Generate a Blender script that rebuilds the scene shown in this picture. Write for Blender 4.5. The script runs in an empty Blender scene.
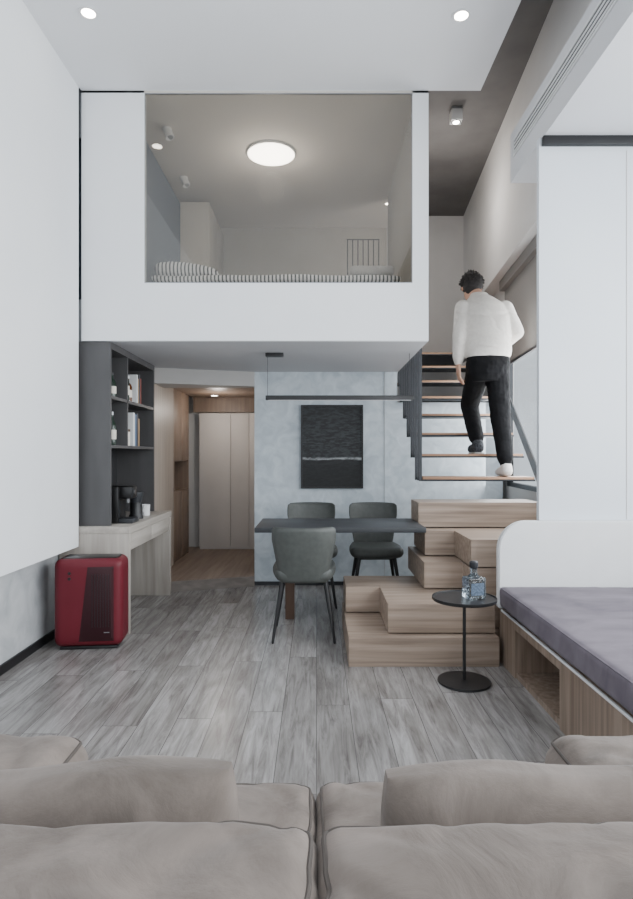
import bpy, bmesh, math, random
from mathutils import Vector, Matrix, noise
random.seed(7)
PI = math.pi
COL = bpy.context.scene.collection
ORG = {}

# ------------------------------------------------------------------ materials
def lin(c):
    out = []
    for v in c[:3]:
        v = v / 255.0
        out.append(v / 12.92 if v <= 0.04045 else ((v + 0.055) / 1.055) ** 2.4)
    return (out[0], out[1], out[2], 1.0)

def base_mat(name):
    m = bpy.data.materials.new(name)
    m.use_nodes = True
    nt = m.node_tree
    return m, nt, nt.nodes['Principled BSDF']

def ramp(nt, stops):
    r = nt.nodes.new('ShaderNodeValToRGB')
    cr = r.color_ramp
    while len(cr.elements) > 1:
        cr.elements.remove(cr.elements[-1])
    cr.elements[0].position = stops[0][0]
    cr.elements[0].color = lin(stops[0][1])
    for p, c in stops[1:]:
        e = cr.elements.new(p)
        e.color = lin(c)
    return r

def coords(nt, scale=(1, 1, 1), kind='Object'):
    tc = nt.nodes.new('ShaderNodeTexCoord')
    mp = nt.nodes.new('ShaderNodeMapping')
    mp.inputs['Scale'].default_value = scale
    nt.links.new(tc.outputs[kind], mp.inputs['Vector'])
    return mp

def mat(name, c1, c2=None, rough=0.6, metal=0.0, scale=6.0, stretch=(1, 1, 1), bump=0.0, detail=4, sheen=0.0, spec=0.5, lo=0.3, hi=0.7, dist=0.0, bdist=0.01, nrough=0.5):
    m, nt, b = base_mat(name)
    b.inputs['Base Color'].default_value = lin(c1)
    b.inputs['Roughness'].default_value = rough
    b.inputs['Metallic'].default_value = metal
    b.inputs['Specular IOR Level'].default_value = spec
    if sheen:
        b.inputs['Sheen Weight'].default_value = sheen
    if c2 is None:
        c2 = tuple(max(0, v - 5) for v in c1)
    mp = coords(nt, stretch)
    n = nt.nodes.new('ShaderNodeTexNoise')
    n.inputs['Scale'].default_value = scale
    n.inputs['Detail'].default_value = detail
    n.inputs['Distortion'].default_value = dist
    n.inputs['Roughness'].default_value = nrough
    nt.links.new(mp.outputs[0], n.inputs['Vector'])
    r = ramp(nt, [(lo, c1), (hi, c2)])
    nt.links.new(n.outputs['Fac'], r.inputs[0])
    nt.links.new(r.outputs[0], b.inputs['Base Color'])
    if bump:
        bp = nt.nodes.new('ShaderNodeBump')
        bp.inputs['Strength'].default_value = bump
        bp.inputs['Distance'].default_value = bdist
        nt.links.new(n.outputs['Fac'], bp.inputs['Height'])
        nt.links.new(bp.outputs[0], b.inputs['Normal'])
    return m

def wood(name, c1, c2, axis='X', rough=0.45, k=14):
    s = {'X': (0.7, k, k), 'Y': (k, 0.7, k), 'Z': (k, k, 0.7)}[axis]
    return mat(name, c1, c2, rough=rough, scale=1.8, stretch=s, detail=7, bump=0.05, lo=0.32, hi=0.68, dist=0.4)

def emit(name, c, strength):
    m, nt, b = base_mat(name)
    b.inputs['Base Color'].default_value = lin(c)
    b.inputs['Emission Color'].default_value = lin(c)
    b.inputs['Emission Strength'].default_value = strength
    return m

def pane_glass(name, tint=(1, 1, 1), base=0.02, graze=0.35):
    """thin sheet of glass: straight-through transparency with a mirror share that grows toward grazing angles"""
    m = bpy.data.materials.new(name)
    m.use_nodes = True
    nt = m.node_tree
    nt.nodes.clear()
    out = nt.nodes.new('ShaderNodeOutputMaterial')
    tr = nt.nodes.new('ShaderNodeBsdfTransparent')
    tr.inputs[0].default_value = (*tint, 1)
    gl = nt.nodes.new('ShaderNodeBsdfGlossy')
    gl.inputs['Roughness'].default_value = 0.02
    mx = nt.nodes.new('ShaderNodeMixShader')
    lw = nt.nodes.new('ShaderNodeLayerWeight')
    pw = nt.nodes.new('ShaderNodeMath'); pw.operation = 'POWER'; pw.inputs[1].default_value = 5.0
    ma = nt.nodes.new('ShaderNodeMath'); ma.operation = 'MULTIPLY_ADD'
    ma.inputs[1].default_value = graze; ma.inputs[2].default_value = base
    nt.links.new(lw.outputs['Facing'], pw.inputs[0])
    nt.links.new(pw.outputs[0], ma.inputs[0])
    nt.links.new(ma.outputs[0], mx.inputs[0])
    nt.links.new(tr.outputs[0], mx.inputs[1])
    nt.links.new(gl.outputs[0], mx.inputs[2])
    nt.links.new(mx.outputs[0], out.inputs[0])
    return m

def shade_cloth(name, c):
    """roller blind fabric that lets some daylight glow through"""
    m, nt, b = base_mat(name)
    b.inputs['Base Color'].default_value = lin(c)
    b.inputs['Roughness'].default_value = 0.9
    out = [n for n in nt.nodes if n.type == 'OUTPUT_MATERIAL'][0]
    t = nt.nodes.new('ShaderNodeBsdfTranslucent'); t.inputs[0].default_value = lin(c)
    mx = nt.nodes.new('ShaderNodeMixShader'); mx.inputs[0].default_value = 0.2
    nt.links.new(b.outputs[0], mx.inputs[1]); nt.links.new(t.outputs[0], mx.inputs[2])
    nt.links.new(mx.outputs[0], out.inputs[0])
    mp = coords(nt, (1, 1, 1))
    n = nt.nodes.new('ShaderNodeTexNoise'); n.inputs['Scale'].default_value = 120
    nt.links.new(mp.outputs[0], n.inputs['Vector'])
    bp = nt.nodes.new('ShaderNodeBump'); bp.inputs['Strength'].default_value = 0.1; bp.inputs['Distance'].default_value = 0.002
    nt.links.new(n.outputs['Fac'], bp.inputs['Height']); nt.links.new(bp.outputs[0], b.inputs['Normal'])
    return m

def floor_mat():
    m, nt, b = base_mat('grey_oak_planks')
    ROW = 0.165
    tc = nt.nodes.new('ShaderNodeTexCoord')
    sp = nt.nodes.new('ShaderNodeSeparateXYZ')
    cb = nt.nodes.new('ShaderNodeCombineXYZ')
    nt.links.new(tc.outputs['Object'], sp.inputs[0])
    d = nt.nodes.new('ShaderNodeMath'); d.operation = 'DIVIDE'; d.inputs[1].default_value = ROW
    nt.links.new(sp.outputs['X'], d.inputs[0])
    fl = nt.nodes.new('ShaderNodeMath'); fl.operation = 'FLOOR'
    nt.links.new(d.outputs[0], fl.inputs[0])
    ma = nt.nodes.new('ShaderNodeMath'); ma.operation = 'MULTIPLY_ADD'; ma.inputs[1].default_value = 0.7113
    nt.links.new(fl.outputs[0], ma.inputs[0]); nt.links.new(sp.outputs['Y'], ma.inputs[2])
    nt.links.new(ma.outputs[0], cb.inputs['X'])
    nt.links.new(sp.outputs['X'], cb.inputs['Y'])
    br = nt.nodes.new('ShaderNodeTexBrick')
    br.offset = 0.0
    br.inputs['Scale'].default_value = 1.0
    br.inputs['Brick Width'].default_value = 1.5
    br.inputs['Row Height'].default_value = ROW
    br.inputs['Mortar Size'].default_value = 0.0017
    br.inputs['Mortar Smooth'].default_value = 0.2
    br.inputs['Bias'].default_value = 0.0
    br.inputs['Color1'].default_value = (0.12, 0.12, 0.12, 1)
    br.inputs['Color2'].default_value = (0.95, 0.95, 0.95, 1)
    br.inputs['Mortar'].default_value = (0.5, 0.5, 0.5, 1)
    nt.links.new(cb.outputs[0], br.inputs['Vector'])
    ml = nt.nodes.new('ShaderNodeVectorMath'); ml.operation = 'MULTIPLY'
    ml.inputs[1].default_value = (1.6, 17, 1)
    nt.links.new(cb.outputs[0], ml.inputs[0])
    ad = nt.nodes.new('ShaderNodeVectorMath'); ad.operation = 'ADD'
    sc = nt.nodes.new('ShaderNodeVectorMath'); sc.operation = 'SCALE'
    sc.inputs['Scale'].default_value = 11.0
    nt.links.new(br.outputs['Color'], sc.inputs[0])
    nt.links.new(ml.outputs[0], ad.inputs[0])
    nt.links.new(sc.outputs[0], ad.inputs[1])
    n = nt.nodes.new('ShaderNodeTexNoise')
    n.inputs['Scale'].default_value = 1.6
    n.inputs['Detail'].default_value = 12
    n.inputs['Roughness'].default_value = 0.72
    n.inputs['Distortion'].default_value = 1.0
    nt.links.new(ad.outputs[0], n.inputs['Vector'])
    r = ramp(nt, [(0.28, (104, 100, 97)), (0.41, (138, 134, 132)), (0.53, (161, 158, 156)), (0.66, (177, 175, 173)), (0.84, (192, 191, 190))])
    nt.links.new(n.outputs['Fac'], r.inputs[0])
    n2 = nt.nodes.new('ShaderNodeTexNoise'); n2.inputs['Scale'].default_value = 1.4; n2.inputs['Detail'].default_value = 7
    n2.inputs['Distortion'].default_value = 0.7
    ml2 = nt.nodes.new('ShaderNodeVectorMath'); ml2.operation = 'MULTIPLY'; ml2.inputs[1].default_value = (1.5, 5.0, 1)
    nt.links.new(cb.outputs[0], ml2.inputs[0])
    ad2 = nt.nodes.new('ShaderNodeVectorMath'); ad2.operation = 'ADD'
    nt.links.new(ml2.outputs[0], ad2.inputs[0]); nt.links.new(sc.outputs[0], ad2.inputs[1])
    nt.links.new(ad2.outputs[0], n2.inputs['Vector'])
    r3 = ramp(nt, [(0.30, (210, 207, 204)), (0.58, (255, 255, 255))])
    nt.links.new(n2.outputs['Fac'], r3.inputs[0])
    r2 = ramp(nt, [(0.0, (208, 206, 205)), (1.0, (255, 255, 255))])
    nt.links.new(br.outputs['Color'], r2.inputs[0])
    mx = nt.nodes.new('ShaderNodeMix'); mx.data_type = 'RGBA'; mx.blend_type = 'MULTIPLY'
    mx.inputs[0].default_value = 1.0
    nt.links.new(r.outputs[0], mx.inputs[6]); nt.links.new(r2.outputs[0], mx.inputs[7])
    my = nt.nodes.new('ShaderNodeMix'); my.data_type = 'RGBA'; my.blend_type = 'MULTIPLY'
    my.inputs[0].default_value = 1.0
    nt.links.new(mx.outputs[2], my.inputs[6]); nt.links.new(r3.outputs[0], my.inputs[7])
    mo = nt.nodes.new('ShaderNodeMix'); mo.data_type = 'RGBA'
    mo.inputs[7].default_value = lin((84, 81, 79))
    nt.links.new(br.outputs['Fac'], mo.inputs[0])
    nt.links.new(my.outputs[2], mo.inputs[6])
    nt.links.new(mo.outputs[2], b.inputs['Base Color'])
    b.inputs['Roughness'].default_value = 0.24
    b.inputs['Specular IOR Level'].default_value = 0.62
    bp = nt.nodes.new('ShaderNodeBump'); bp.inputs['Strength'].default_value = 0.06; bp.inputs['Distance'].default_value = 0.004
    nt.links.new(n.outputs['Fac'], bp.inputs['Height'])
    nt.links.new(bp.outputs[0], b.inputs['Normal'])
    return m

def stripe_mat():
    m, nt, b = base_mat('striped_cotton')
    mp = coords(nt, (1, 0.25, 0.35))
    w = nt.nodes.new('ShaderNodeTexWave')
    w.bands_direction = 'X'
    w.inputs['Scale'].default_value = 11.0
    w.inputs['Distortion'].default_value = 0.6
    nt.links.new(mp.outputs[0], w.inputs['Vector'])
    r = ramp(nt, [(0.0, (52, 54, 59)), (0.30, (52, 54, 59)), (0.42, (230, 230, 230)), (1.0, (236, 236, 236))])
    nt.links.new(w.outputs['Fac'], r.inputs[0])
    nt.links.new(r.outputs[0], b.inputs['Base Color'])
    b.inputs['Roughness'].default_value = 0.85
    return m

def painting_mat():
    m, nt, b = base_mat('dark_seascape_canvas')
    tc = nt.nodes.new('ShaderNodeTexCoord')
    sp = nt.nodes.new('ShaderNodeSeparateXYZ')
    nt.links.new(tc.outputs['Object'], sp.inputs[0])
    n = nt.nodes.new('ShaderNodeTexNoise'); n.inputs['Scale'].default_value = 9; n.inputs['Detail'].default_value = 6
    mp = coords(nt, (1, 1, 3))
    nt.links.new(mp.outputs[0], n.inputs['Vector'])
    ma = nt.nodes.new('ShaderNodeMath'); ma.operation = 'MULTIPLY_ADD'
    ma.inputs[1].default_value = 0.03; ma.inputs[2].default_value = -0.015
    nt.links.new(n.outputs['Fac'], ma.inputs[0])
    md = nt.nodes.new('ShaderNodeMath'); md.operation = 'ADD'
    nt.links.new(sp.outputs['Z'], md.inputs[0]); nt.links.new(ma.outputs[0], md.inputs[1])
    dv = nt.nodes.new('ShaderNodeMath'); dv.operation = 'DIVIDE'; dv.inputs[1].default_value = 0.79
    nt.links.new(md.outputs[0], dv.inputs[0])
    r = ramp(nt, [(0.0, (14, 16, 18)), (0.25, (20, 22, 24)), (0.335, (30, 33, 36)), (0.350, (160, 164, 166)), (0.360, (150, 154, 156)), (0.375, (46, 49, 52)), (0.55, (52, 55, 58)), (1.0, (38, 41, 44))])
    nt.links.new(dv.outputs[0], r.inputs[0])
    mx = nt.nodes.new('ShaderNodeMix'); mx.data_type = 'RGBA'; mx.blend_type = 'MULTIPLY'
    mx.inputs[0].default_value = 0.9
    r2 = ramp(nt, [(0.40, (90, 90, 90)), (0.62, (255, 255, 255))])
    n2 = nt.nodes.new('ShaderNodeTexNoise'); n2.inputs['Scale'].default_value = 22; n2.inputs['Detail'].default_value = 5
    nt.links.new(mp.outputs[0], n2.inputs['Vector'])
    nt.links.new(n2.outputs['Fac'], r2.inputs[0])
    nt.links.new(r.outputs[0], mx.inputs[6]); nt.links.new(r2.outputs[0], mx.inputs[7])
    nt.links.new(mx.outputs[2], b.inputs['Base Color'])
    b.inputs['Roughness'].default_value = 0.6
    return m

def clear_glass(name, c=(235, 242, 245), bump=0.0):
    m, nt, b = base_mat(name)
    b.inputs['Base Color'].default_value = lin(c)
    b.inputs['Roughness'].default_value = 0.03
    b.inputs['Transmission Weight'].default_value = 0.95
    b.inputs['IOR'].default_value = 1.4
    if bump:
        mp = coords(nt, (1, 1, 1))
        v = nt.nodes.new('ShaderNodeTexVoronoi'); v.inputs['Scale'].default_value = 55
        nt.links.new(mp.outputs[0], v.inputs['Vector'])
        bp = nt.nodes.new('ShaderNodeBump'); bp.inputs['Strength'].default_value = bump; bp.inputs['Distance'].default_value = 0.004
        nt.links.new(v.outputs['Distance'], bp.inputs['Height']); nt.links.new(bp.outputs[0], b.inputs['Normal'])
    return m

M = dict(
    floor=floor_mat(),
    white=mat('white_wall_paint', (236, 238, 240), (232, 234, 237), rough=0.7, scale=2),
    cool=mat('cool_white_wall_paint', (216, 222, 228), (212, 218, 225), rough=0.6, scale=2),
    ceil=mat('white_ceiling_paint', (226, 227, 229), (223, 224, 226), rough=0.8, scale=2),
    bulk=mat('bulkhead_paint', (212, 213, 216), (208, 209, 212), rough=0.8, scale=2),
    loftceil=mat('loft_ceiling_paint', (204, 199, 192), (200, 195, 188), rough=0.8, scale=2),
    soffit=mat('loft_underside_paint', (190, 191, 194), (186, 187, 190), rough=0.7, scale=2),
    dark_ceil=mat('dark_grey_ceiling_plaster', (112, 110, 109), (98, 96, 95), rough=0.85, scale=3),
    concrete=mat('grey_concrete_plaster', (190, 192, 194), (160, 163, 166), rough=0.8, scale=5.5, detail=12, bump=0.1, dist=0.9),
    pale=mat('pale_blue_concrete_plaster', (208, 217, 223), (178, 189, 197), rough=0.7, scale=8.0, detail=14, bump=0.05, dist=1.1),
    greywall=mat('light_grey_plaster', (218, 216, 214), (210, 208, 206), rough=0.8, scale=3),
    lintel=mat('grey_header_plaster', (176, 174, 172), (168, 166, 164), rough=0.8, scale=3),
    loftback=mat('loft_back_wall_plaster', (166, 161, 154), (158, 153, 146), rough=0.8, scale=3),
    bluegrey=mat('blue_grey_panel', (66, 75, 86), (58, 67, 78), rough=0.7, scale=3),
    black=mat('matte_black_metal', (28, 28, 30), (24, 24, 26), rough=0.45, scale=20),
    darksteel=mat('dark_grey_steel', (52, 54, 58), (46, 48, 52), rough=0.45, metal=0.2, scale=20),
    cabinet=mat('charcoal_cabinet_board', (78, 77, 78), (70, 69, 70), rough=0.55, scale=12, stretch=(1, 1, 0.2)),
    cabinet_in=mat('dark_cabinet_interior', (46, 46, 48), (40, 40, 42), rough=0.6, scale=12),
    desk=wood('pale_ash_veneer', (176, 169, 161), (152, 145, 137), 'Z'),
    desk_y=wood('pale_ash_veneer_long', (182, 175, 167), (158, 151, 143), 'Y'),
    step=wood('light_oak_veneer', (168, 150, 135), (128, 111, 97), 'X', k=18),
    bench=wood('oak_veneer_bench', (156, 138, 123), (116, 99, 86), 'Z', k=18),
    tread=wood('brown_tread_oak', (170, 132, 103), (138, 104, 79), 'X'),
    hallwood=wood('brown_hall_panel', (134, 115, 100), (110, 92, 79), 'Z'),
    hallbeige=wood('beige_hall_panel', (168, 156, 145), (152, 140, 129), 'Z'),
    hallfloor=wood('brown_hall_floor', (150, 133, 119), (120, 103, 91), 'Y', k=10),
    riser=wood('grey_wood_riser', (132, 124, 118), (112, 104, 98), 'X'),
    halldoor=mat('cream_cabinet_door', (218, 213, 208), (213, 208, 203), rough=0.5, scale=4),
    tabletop=mat('slate_table_top', (56, 58, 61), (48, 50, 53), rough=0.5, scale=8, spec=0.3),
    tableleg=wood('walnut_table_leg', (92, 72, 60), (72, 54, 44), 'Z'),
    leather=mat('charcoal_green_leather', (76, 79, 76), (66, 69, 67), rough=0.55, scale=30, bump=0.06),
    sofa=mat('taupe_suede', (128, 118, 111), (94, 86, 80), rough=0.95, scale=7.0, detail=14, sheen=0.08, bump=0.5, lo=0.32, hi=0.68, dist=0.6, spec=0.2, bdist=0.013, nrough=0.6),
    seam=mat('taupe_piping', (80, 73, 68), (72, 66, 62), rough=0.9),
    velvet=mat('mauve_grey_velvet', (118, 110, 119), (90, 83, 92), rough=0.9, scale=3.8, stretch=(1, 1.8, 1), detail=9, sheen=0.1, bump=0.16, spec=0.15, dist=0.6, bdist=0.02),
    maroon=mat('burgundy_plastic', (100, 25, 38), (95, 23, 35), rough=0.5, scale=6, spec=0.35),
    maroon_d=mat('dark_burgundy_plastic', (54, 24, 30), (49, 22, 27), rough=0.5, scale=6, spec=0.3),
    gloss=mat('gloss_black_plastic', (22, 21, 22), (18, 17, 18), rough=0.35),
    chrome=mat('brushed_metal', (190, 190, 192), (178, 178, 180), rough=0.25, metal=1.0, scale=30),
    stripes=stripe_mat(),
    linen=mat('pale_grey_linen', (186, 184, 182), (174, 172, 170), rough=0.9, scale=20),
    mattress=mat('white_mattress_cloth', (222, 222, 222), (214, 214, 214), rough=0.9),
    paint=painting_mat(),
    pane=pane_glass('clear_window_pane', (1, 1, 1), 0.02, 0.2),
    loftpane=pane_glass('tinted_loft_pane', (0.86, 0.845, 0.815), 0.085, 0.5),
    shade=shade_cloth('grey_roller_fabric', (150, 147, 144)),
    lampglow=emit('warm_white_diffuser', (255, 250, 240), 11.0),
    spotglow=emit('spot_lens_glow', (255, 248, 236), 25.0),
    skin=mat('skin', (200, 158, 134), (190, 146, 122), rough=0.55, scale=12),
    hair=mat('dark_hair', (44, 40, 39), (30, 27, 26), rough=0.8, scale=60, bump=0.8),
    knit=mat('white_knit', (216, 211, 204), (206, 201, 194), rough=0.95, scale=45, bump=0.05),
    trouser=mat('black_trouser_cloth', (20, 20, 22), (14, 14, 16), rough=0.9, scale=20, bump=0.1, spec=0.2),
    shoe=mat('dark_patterned_slipper_cloth', (64, 66, 72), (30, 32, 37), rough=0.8, scale=70, lo=0.46, hi=0.54),
    sole=mat('pale_rubber_sole', (190, 188, 186), None, rough=0.7),
    sock=mat('pale_sock_cloth', (216, 212, 208), (206, 202, 198), rough=0.9, scale=40),
    eye=mat('eye_white', (236, 232, 228), None, rough=0.3),
    iris=mat('dark_iris', (40, 28, 22), None, rough=0.3),
    lip=mat('lip', (172, 108, 98), None, rough=0.5),
    glass=clear_glass('smoky_bottle_glass', (168, 180, 188), 0.6),
    amber=mat('amber_glass', (92, 52, 26), (80, 44, 22), rough=0.12),
    green_glass=mat('green_glass', (36, 52, 42), (30, 44, 36), rough=0.12),
    paper=mat('cream_paper', (226, 220, 208), (216, 210, 198), rough=0.8, scale=40),
    blue_label=mat('blue_label_paper', (86, 102, 122), (60, 74, 92), rough=0.6, scale=90, lo=0.45, hi=0.55),
    c_white=mat('white_lacquer', (222, 223, 224), None, rough=0.6),
    c_blue=mat('blue_book_cover', (84, 108, 138), None, rough=0.6),
    c_tan=mat('tan_book_cover', (168, 138, 104), None, rough=0.6),
    c_red=mat('red_book_cover', (130, 60, 52), None, rough=0.6),
    c_dark=mat('dark_book_cover', (66, 66, 72), None, rough=0.6),
    silver=mat('silver_plastic', (150, 152, 155), (142, 144, 147), rough=0.35, metal=0.6),
)

# ------------------------------------------------------------------ geometry helpers
def NB():
    return bmesh.new()

def merge(bm, tmp):
    me = bpy.data.meshes.new('tmp')
    tmp.to_mesh(me); tmp.free()
    bm.from_mesh(me)
    bpy.data.meshes.remove(me)

def box(bm, x0, x1, y0, y1, z0, z1, bev=0.0, seg=2, mx=None):
    t = bmesh.new()
    bmesh.ops.create_cube(t, size=1.0)
    for v in t.verts:
        v.co = Vector(((x0 + x1) / 2 + v.co.x * (x1 - x0), (y0 + y1) / 2 + v.co.y * (y1 - y0), (z0 + z1) / 2 + v.co.z * (z1 - z0)))
    if bev > 0:
        bmesh.ops.bevel(t, geom=list(t.edges), offset=bev, segments=seg, affect='EDGES', profile=0.5)
    if mx is not None:
        bmesh.ops.transform(t, matrix=mx, verts=t.verts)
    merge(bm, t)
    return bm

def prism(bm, pts, z0, z1, bev=0.0, mx=None):
    t = bmesh.new()
    lo = [t.verts.new((x, y, z0)) for x, y in pts]
    hi = [t.verts.new((x, y, z1)) for x, y in pts]
    n = len(pts)
    t.faces.new(lo[::-1]); t.faces.new(hi)
    for i in range(n):
        t.faces.new((lo[i], lo[(i + 1) % n], hi[(i + 1) % n], hi[i]))
    bmesh.ops.recalc_face_normals(t, faces=t.faces)
    if bev > 0:
        bmesh.ops.bevel(t, geom=[e for e in t.edges if e.calc_face_angle(0) > 0.6], offset=bev, segments=2, affect='EDGES')
    if mx is not None:
        bmesh.ops.transform(t, matrix=mx, verts=t.verts)
    merge(bm, t)
    return bm

def tube(bm, p, q, r1, r2=None, seg=14):
    r2 = r1 if r2 is None else r2
    p = Vector(p); q = Vector(q); d = q - p
    t = bmesh.new()
    bmesh.ops.create_cone(t, cap_ends=True, segments=seg, radius1=r1, radius2=r2, depth=d.length)
    mx = Matrix.Translation((p + q) / 2) @ d.to_track_quat('Z', 'Y').to_matrix().to_4x4()
    bmesh.ops.transform(t, matrix=mx, verts=t.verts)
    merge(bm, t)
    return bm

def ball(bm, c, r, sub=2):
    t = bmesh.new()
    bmesh.ops.create_icosphere(t, subdivisions=sub, radius=1.0)
    rr = r if hasattr(r, '__len__') else (r, r, r)
    for v in t.verts:
        v.co = Vector((c[0] + v.co.x * rr[0], c[1] + v.co.y * rr[1], c[2] + v.co.z * rr[2]))
    merge(bm, t)
    return bm

def tcap(bm, p, q, r1, r2, seg=16):
    tube(bm, p, q, r1, r2, seg); ball(bm, p, r1, 2); ball(bm, q, r2, 2)
    return bm

def rope(bm, pts, r, seg=8):
    """closed tube through a ring of points"""
    t = bmesh.new(); n = len(pts); rings = []
    for i in range(n):
        d = (pts[(i + 1) % n] - pts[i - 1]).normalized()
        u = d.cross(Vector((0, 0, 1)))
        u = u.normalized() if u.length > 1e-5 else Vector((1, 0, 0))
        w = d.cross(u).normalized()
        rings.append([t.verts.new(pts[i] + (u * math.cos(2 * PI * k / seg) + w * math.sin(2 * PI * k / seg)) * r) for k in range(seg)])
    for i in range(n):
        a, b = rings[i], rings[(i + 1) % n]
        for k in range(seg):
            t.faces.new((a[k], a[(k + 1) % seg], b[(k + 1) % seg], b[k]))
    merge(bm, t)
    return bm

def lathe(bm, prof, c=(0, 0, 0), seg=28):
    t = bmesh.new()
    rings = []
    for r, z in prof:
        if r < 1e-5:
            rings.append([t.verts.new((c[0], c[1], c[2] + z))])
        else:
            rings.append([t.verts.new((c[0] + r * math.cos(2 * PI * i / seg), c[1] + r * math.sin(2 * PI * i / seg), c[2] + z)) for i in range(seg)])
    for a, b in zip(rings, rings[1:]):
        for i in range(seg):
            j = (i + 1) % seg
            if len(a) == 1 and len(b) == 1:
                continue
            if len(a) == 1:
                t.faces.new((a[0], b[i], b[j]))
            elif len(b) == 1:
                t.faces.new((a[i], a[j], b[0]))
            else:
                t.faces.new((a[i], a[j], b[j], b[i]))
    bmesh.ops.recalc_face_normals(t, faces=t.faces)
    merge(bm, t)
    return bm

def loft(bm, rings, seg=24):
    t = bmesh.new(); R = []
    for c, rx, ry in rings:
        R.append([t.verts.new((c[0] + rx * math.cos(2 * PI * i / seg), c[1] + ry * math.sin(2 * PI * i / seg), c[2])) for i in range(seg)])
    for a, b in zip(R, R[1:]):
        for i in range(seg):
            j = (i + 1) % seg
            t.faces.new((a[i], a[j], b[j], b[i]))
    t.faces.new(R[0][::-1]); t.faces.new(R[-1])
    bmesh.ops.recalc_face_normals(t, faces=t.faces)
    merge(bm, t)
    return bm

def crease(p, f, seed):
    """folded cloth height: soft undulation plus a few sharper creases"""
    a = noise.fractal(Vector((p.x * f + seed, p.y * f, p.z * f)), 0.9, 2.0, 3)
    q = Vector((p.x * f * 0.8 + seed * 2, p.y * f * 0.8 + 3, p.z * f * 0.8))
    r = 1.0 - min(1.0, abs(noise.noise(q)) * 7.0)
    q2 = Vector((p.x * f * 1.9 + seed * 5, p.y * f * 1.2 + 9, p.z * f * 1.2))
    r2 = 1.0 - min(1.0, abs(noise.noise(q2)) * 7.0)
    return a * 0.6 - r * 0.9 - r2 * 0.35

def cushion(bm, c, size, r, cuts=14, crown=(0, 0, 0), wr=0.0, wf=6.0, fn=None, mx=None, seed=0.0, loop=None):
    """soft rounded box: corner radius r, bulging faces, small folds; loop collects the top rim points"""
    t = bmesh.new()
    bmesh.ops.create_cube(t, size=2.0)
    bmesh.ops.subdivide_edges(t, edges=list(t.edges), cuts=cuts, use_grid_fill=True)
    h = Vector(size) / 2
    r = min(r, h.x, h.y, h.z)
    rim = []
    for v in t.verts:
        p = v.co.copy()
        if loop is not None and p.z > 0.999 and (abs(p.x) > 0.999 or abs(p.y) > 0.999):
            rim.append((math.atan2(p.y, p.x), v))
        p = Vector([math.copysign(1 - (1 - abs(a)) ** 1.6, a) for a in p])
        full = Vector((p.x * h.x, p.y * h.y, p.z * h.z))
        q = Vector([max(-(h[i] - r), min(h[i] - r, full[i])) for i in range(3)])
        d = full - q
        pos = q + d.normalized() * r if d.length > 1e-9 else full
        b = Vector(((1 - p.y ** 2) * (1 - p.z ** 2) * crown[0] * p.x, (1 - p.x ** 2) * (1 - p.z ** 2) * crown[1] * p.y, (1 - p.x ** 2) * (1 - p.y ** 2) * crown[2] * p.z))
        pos += b
        if wr:
            nrm = d.normalized() if d.length > 1e-9 else Vector((0, 0, 1))
            pos += nrm * (crease(pos, wf, seed) * wr)
        if fn:
            pos = fn(pos, p)
        v.co = pos
    if mx is not None:
        bmesh.ops.transform(t, matrix=mx, verts=t.verts)
    bmesh.ops.translate(t, vec=Vector(c), verts=t.verts)
    if loop is not None:
        rim.sort(key=lambda k: k[0])
        loop.extend([v.co.copy() for _, v in rim])
    merge(bm, t)
    return bm

def plump_pillow(bm, c, w, h, th, cuts=50, wr=0.009, wf=7.0, seed=0.0, mx=None):
    """plump pillow standing in the XZ plane: full top, firm ends, creased cloth"""
    t = bmesh.new()
    bmesh.ops.create_cube(t, size=2.0)
    bmesh.ops.subdivide_edges(t, edges=list(t.edges), cuts=cuts, use_grid_fill=True)
    for v in t.verts:
        p = v.co.copy()
        p = Vector([math.copysign(1 - (1 - abs(a)) ** 1.6, a) for a in p])
        ax, az = abs(p.x), abs(p.z)
        k = (max(0.0, 1 - ax ** 7.0) ** 0.5) * (max(0.0, 1 - az ** 3.2) ** 0.5)
        y = p.y * (0.012 + th / 2 * k)
        x = p.x * w / 2 * (1 - 0.026 * az ** 5)
        z = p.z * h / 2 * (1 - 0.038 * ax ** 6)
        q = Vector((x, y, z))
        f = crease(q, wf, seed) * wr * (0.25 + k)
        y += math.copysign(f, p.y) if abs(p.y) > 0.3 else 0
        z += f * 0.5 * (az ** 4) + noise.noise(Vector((x * 6 + seed, 0, 0))) * 0.010 * (az ** 3) * (1 - ax ** 6)
        v.co = Vector((x, y, z))
    if mx is not None:
        bmesh.ops.transform(t, matrix=mx, verts=t.verts)
    bmesh.ops.translate(t, vec=Vector(c), verts=t.verts)
    merge(bm, t)
    return bm

# ------------------------------------------------------------------ object helpers
def obj(name, bm, m, parent=None, label=None, world=False):
    bmesh.ops.recalc_face_normals(bm, faces=bm.faces)
    for e in bm.edges:
        if len(e.link_faces) == 2 and e.calc_face_angle(0) > 0.75:
            e.smooth = False
    for f in bm.faces:
        f.smooth = True
    if parent is not None and world:
        bmesh.ops.translate(bm, vec=-ORG[parent.name], verts=bm.verts)
    me = bpy.data.meshes.new(name)
    bm.to_mesh(me); bm.free()
    me.materials.append(m)
    o = bpy.data.objects.new(name, me)
    COL.objects.link(o)
    if parent is not None:
        o.parent = parent
        ORG[o.name] = ORG[parent.name]
    else:
        ORG[o.name] = Vector((0, 0, 0))
    if label:
        o['label'] = label
    return o

def tag(o, label, cat, group=None):
    o['label'] = label; o['category'] = cat
    if group:
        o['group'] = group
    return o

def thing(name, label, cat, loc=(0, 0, 0), rotz=0.0, group=None):
    o = bpy.data.objects.new(name, None)
    COL.objects.link(o)
    o.empty_display_size = 0.1
    o.location = loc; o.rotation_euler = (0, 0, rotz)
    ORG[o.name] = Vector(loc)
    return tag(o, label, cat, group)

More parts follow.
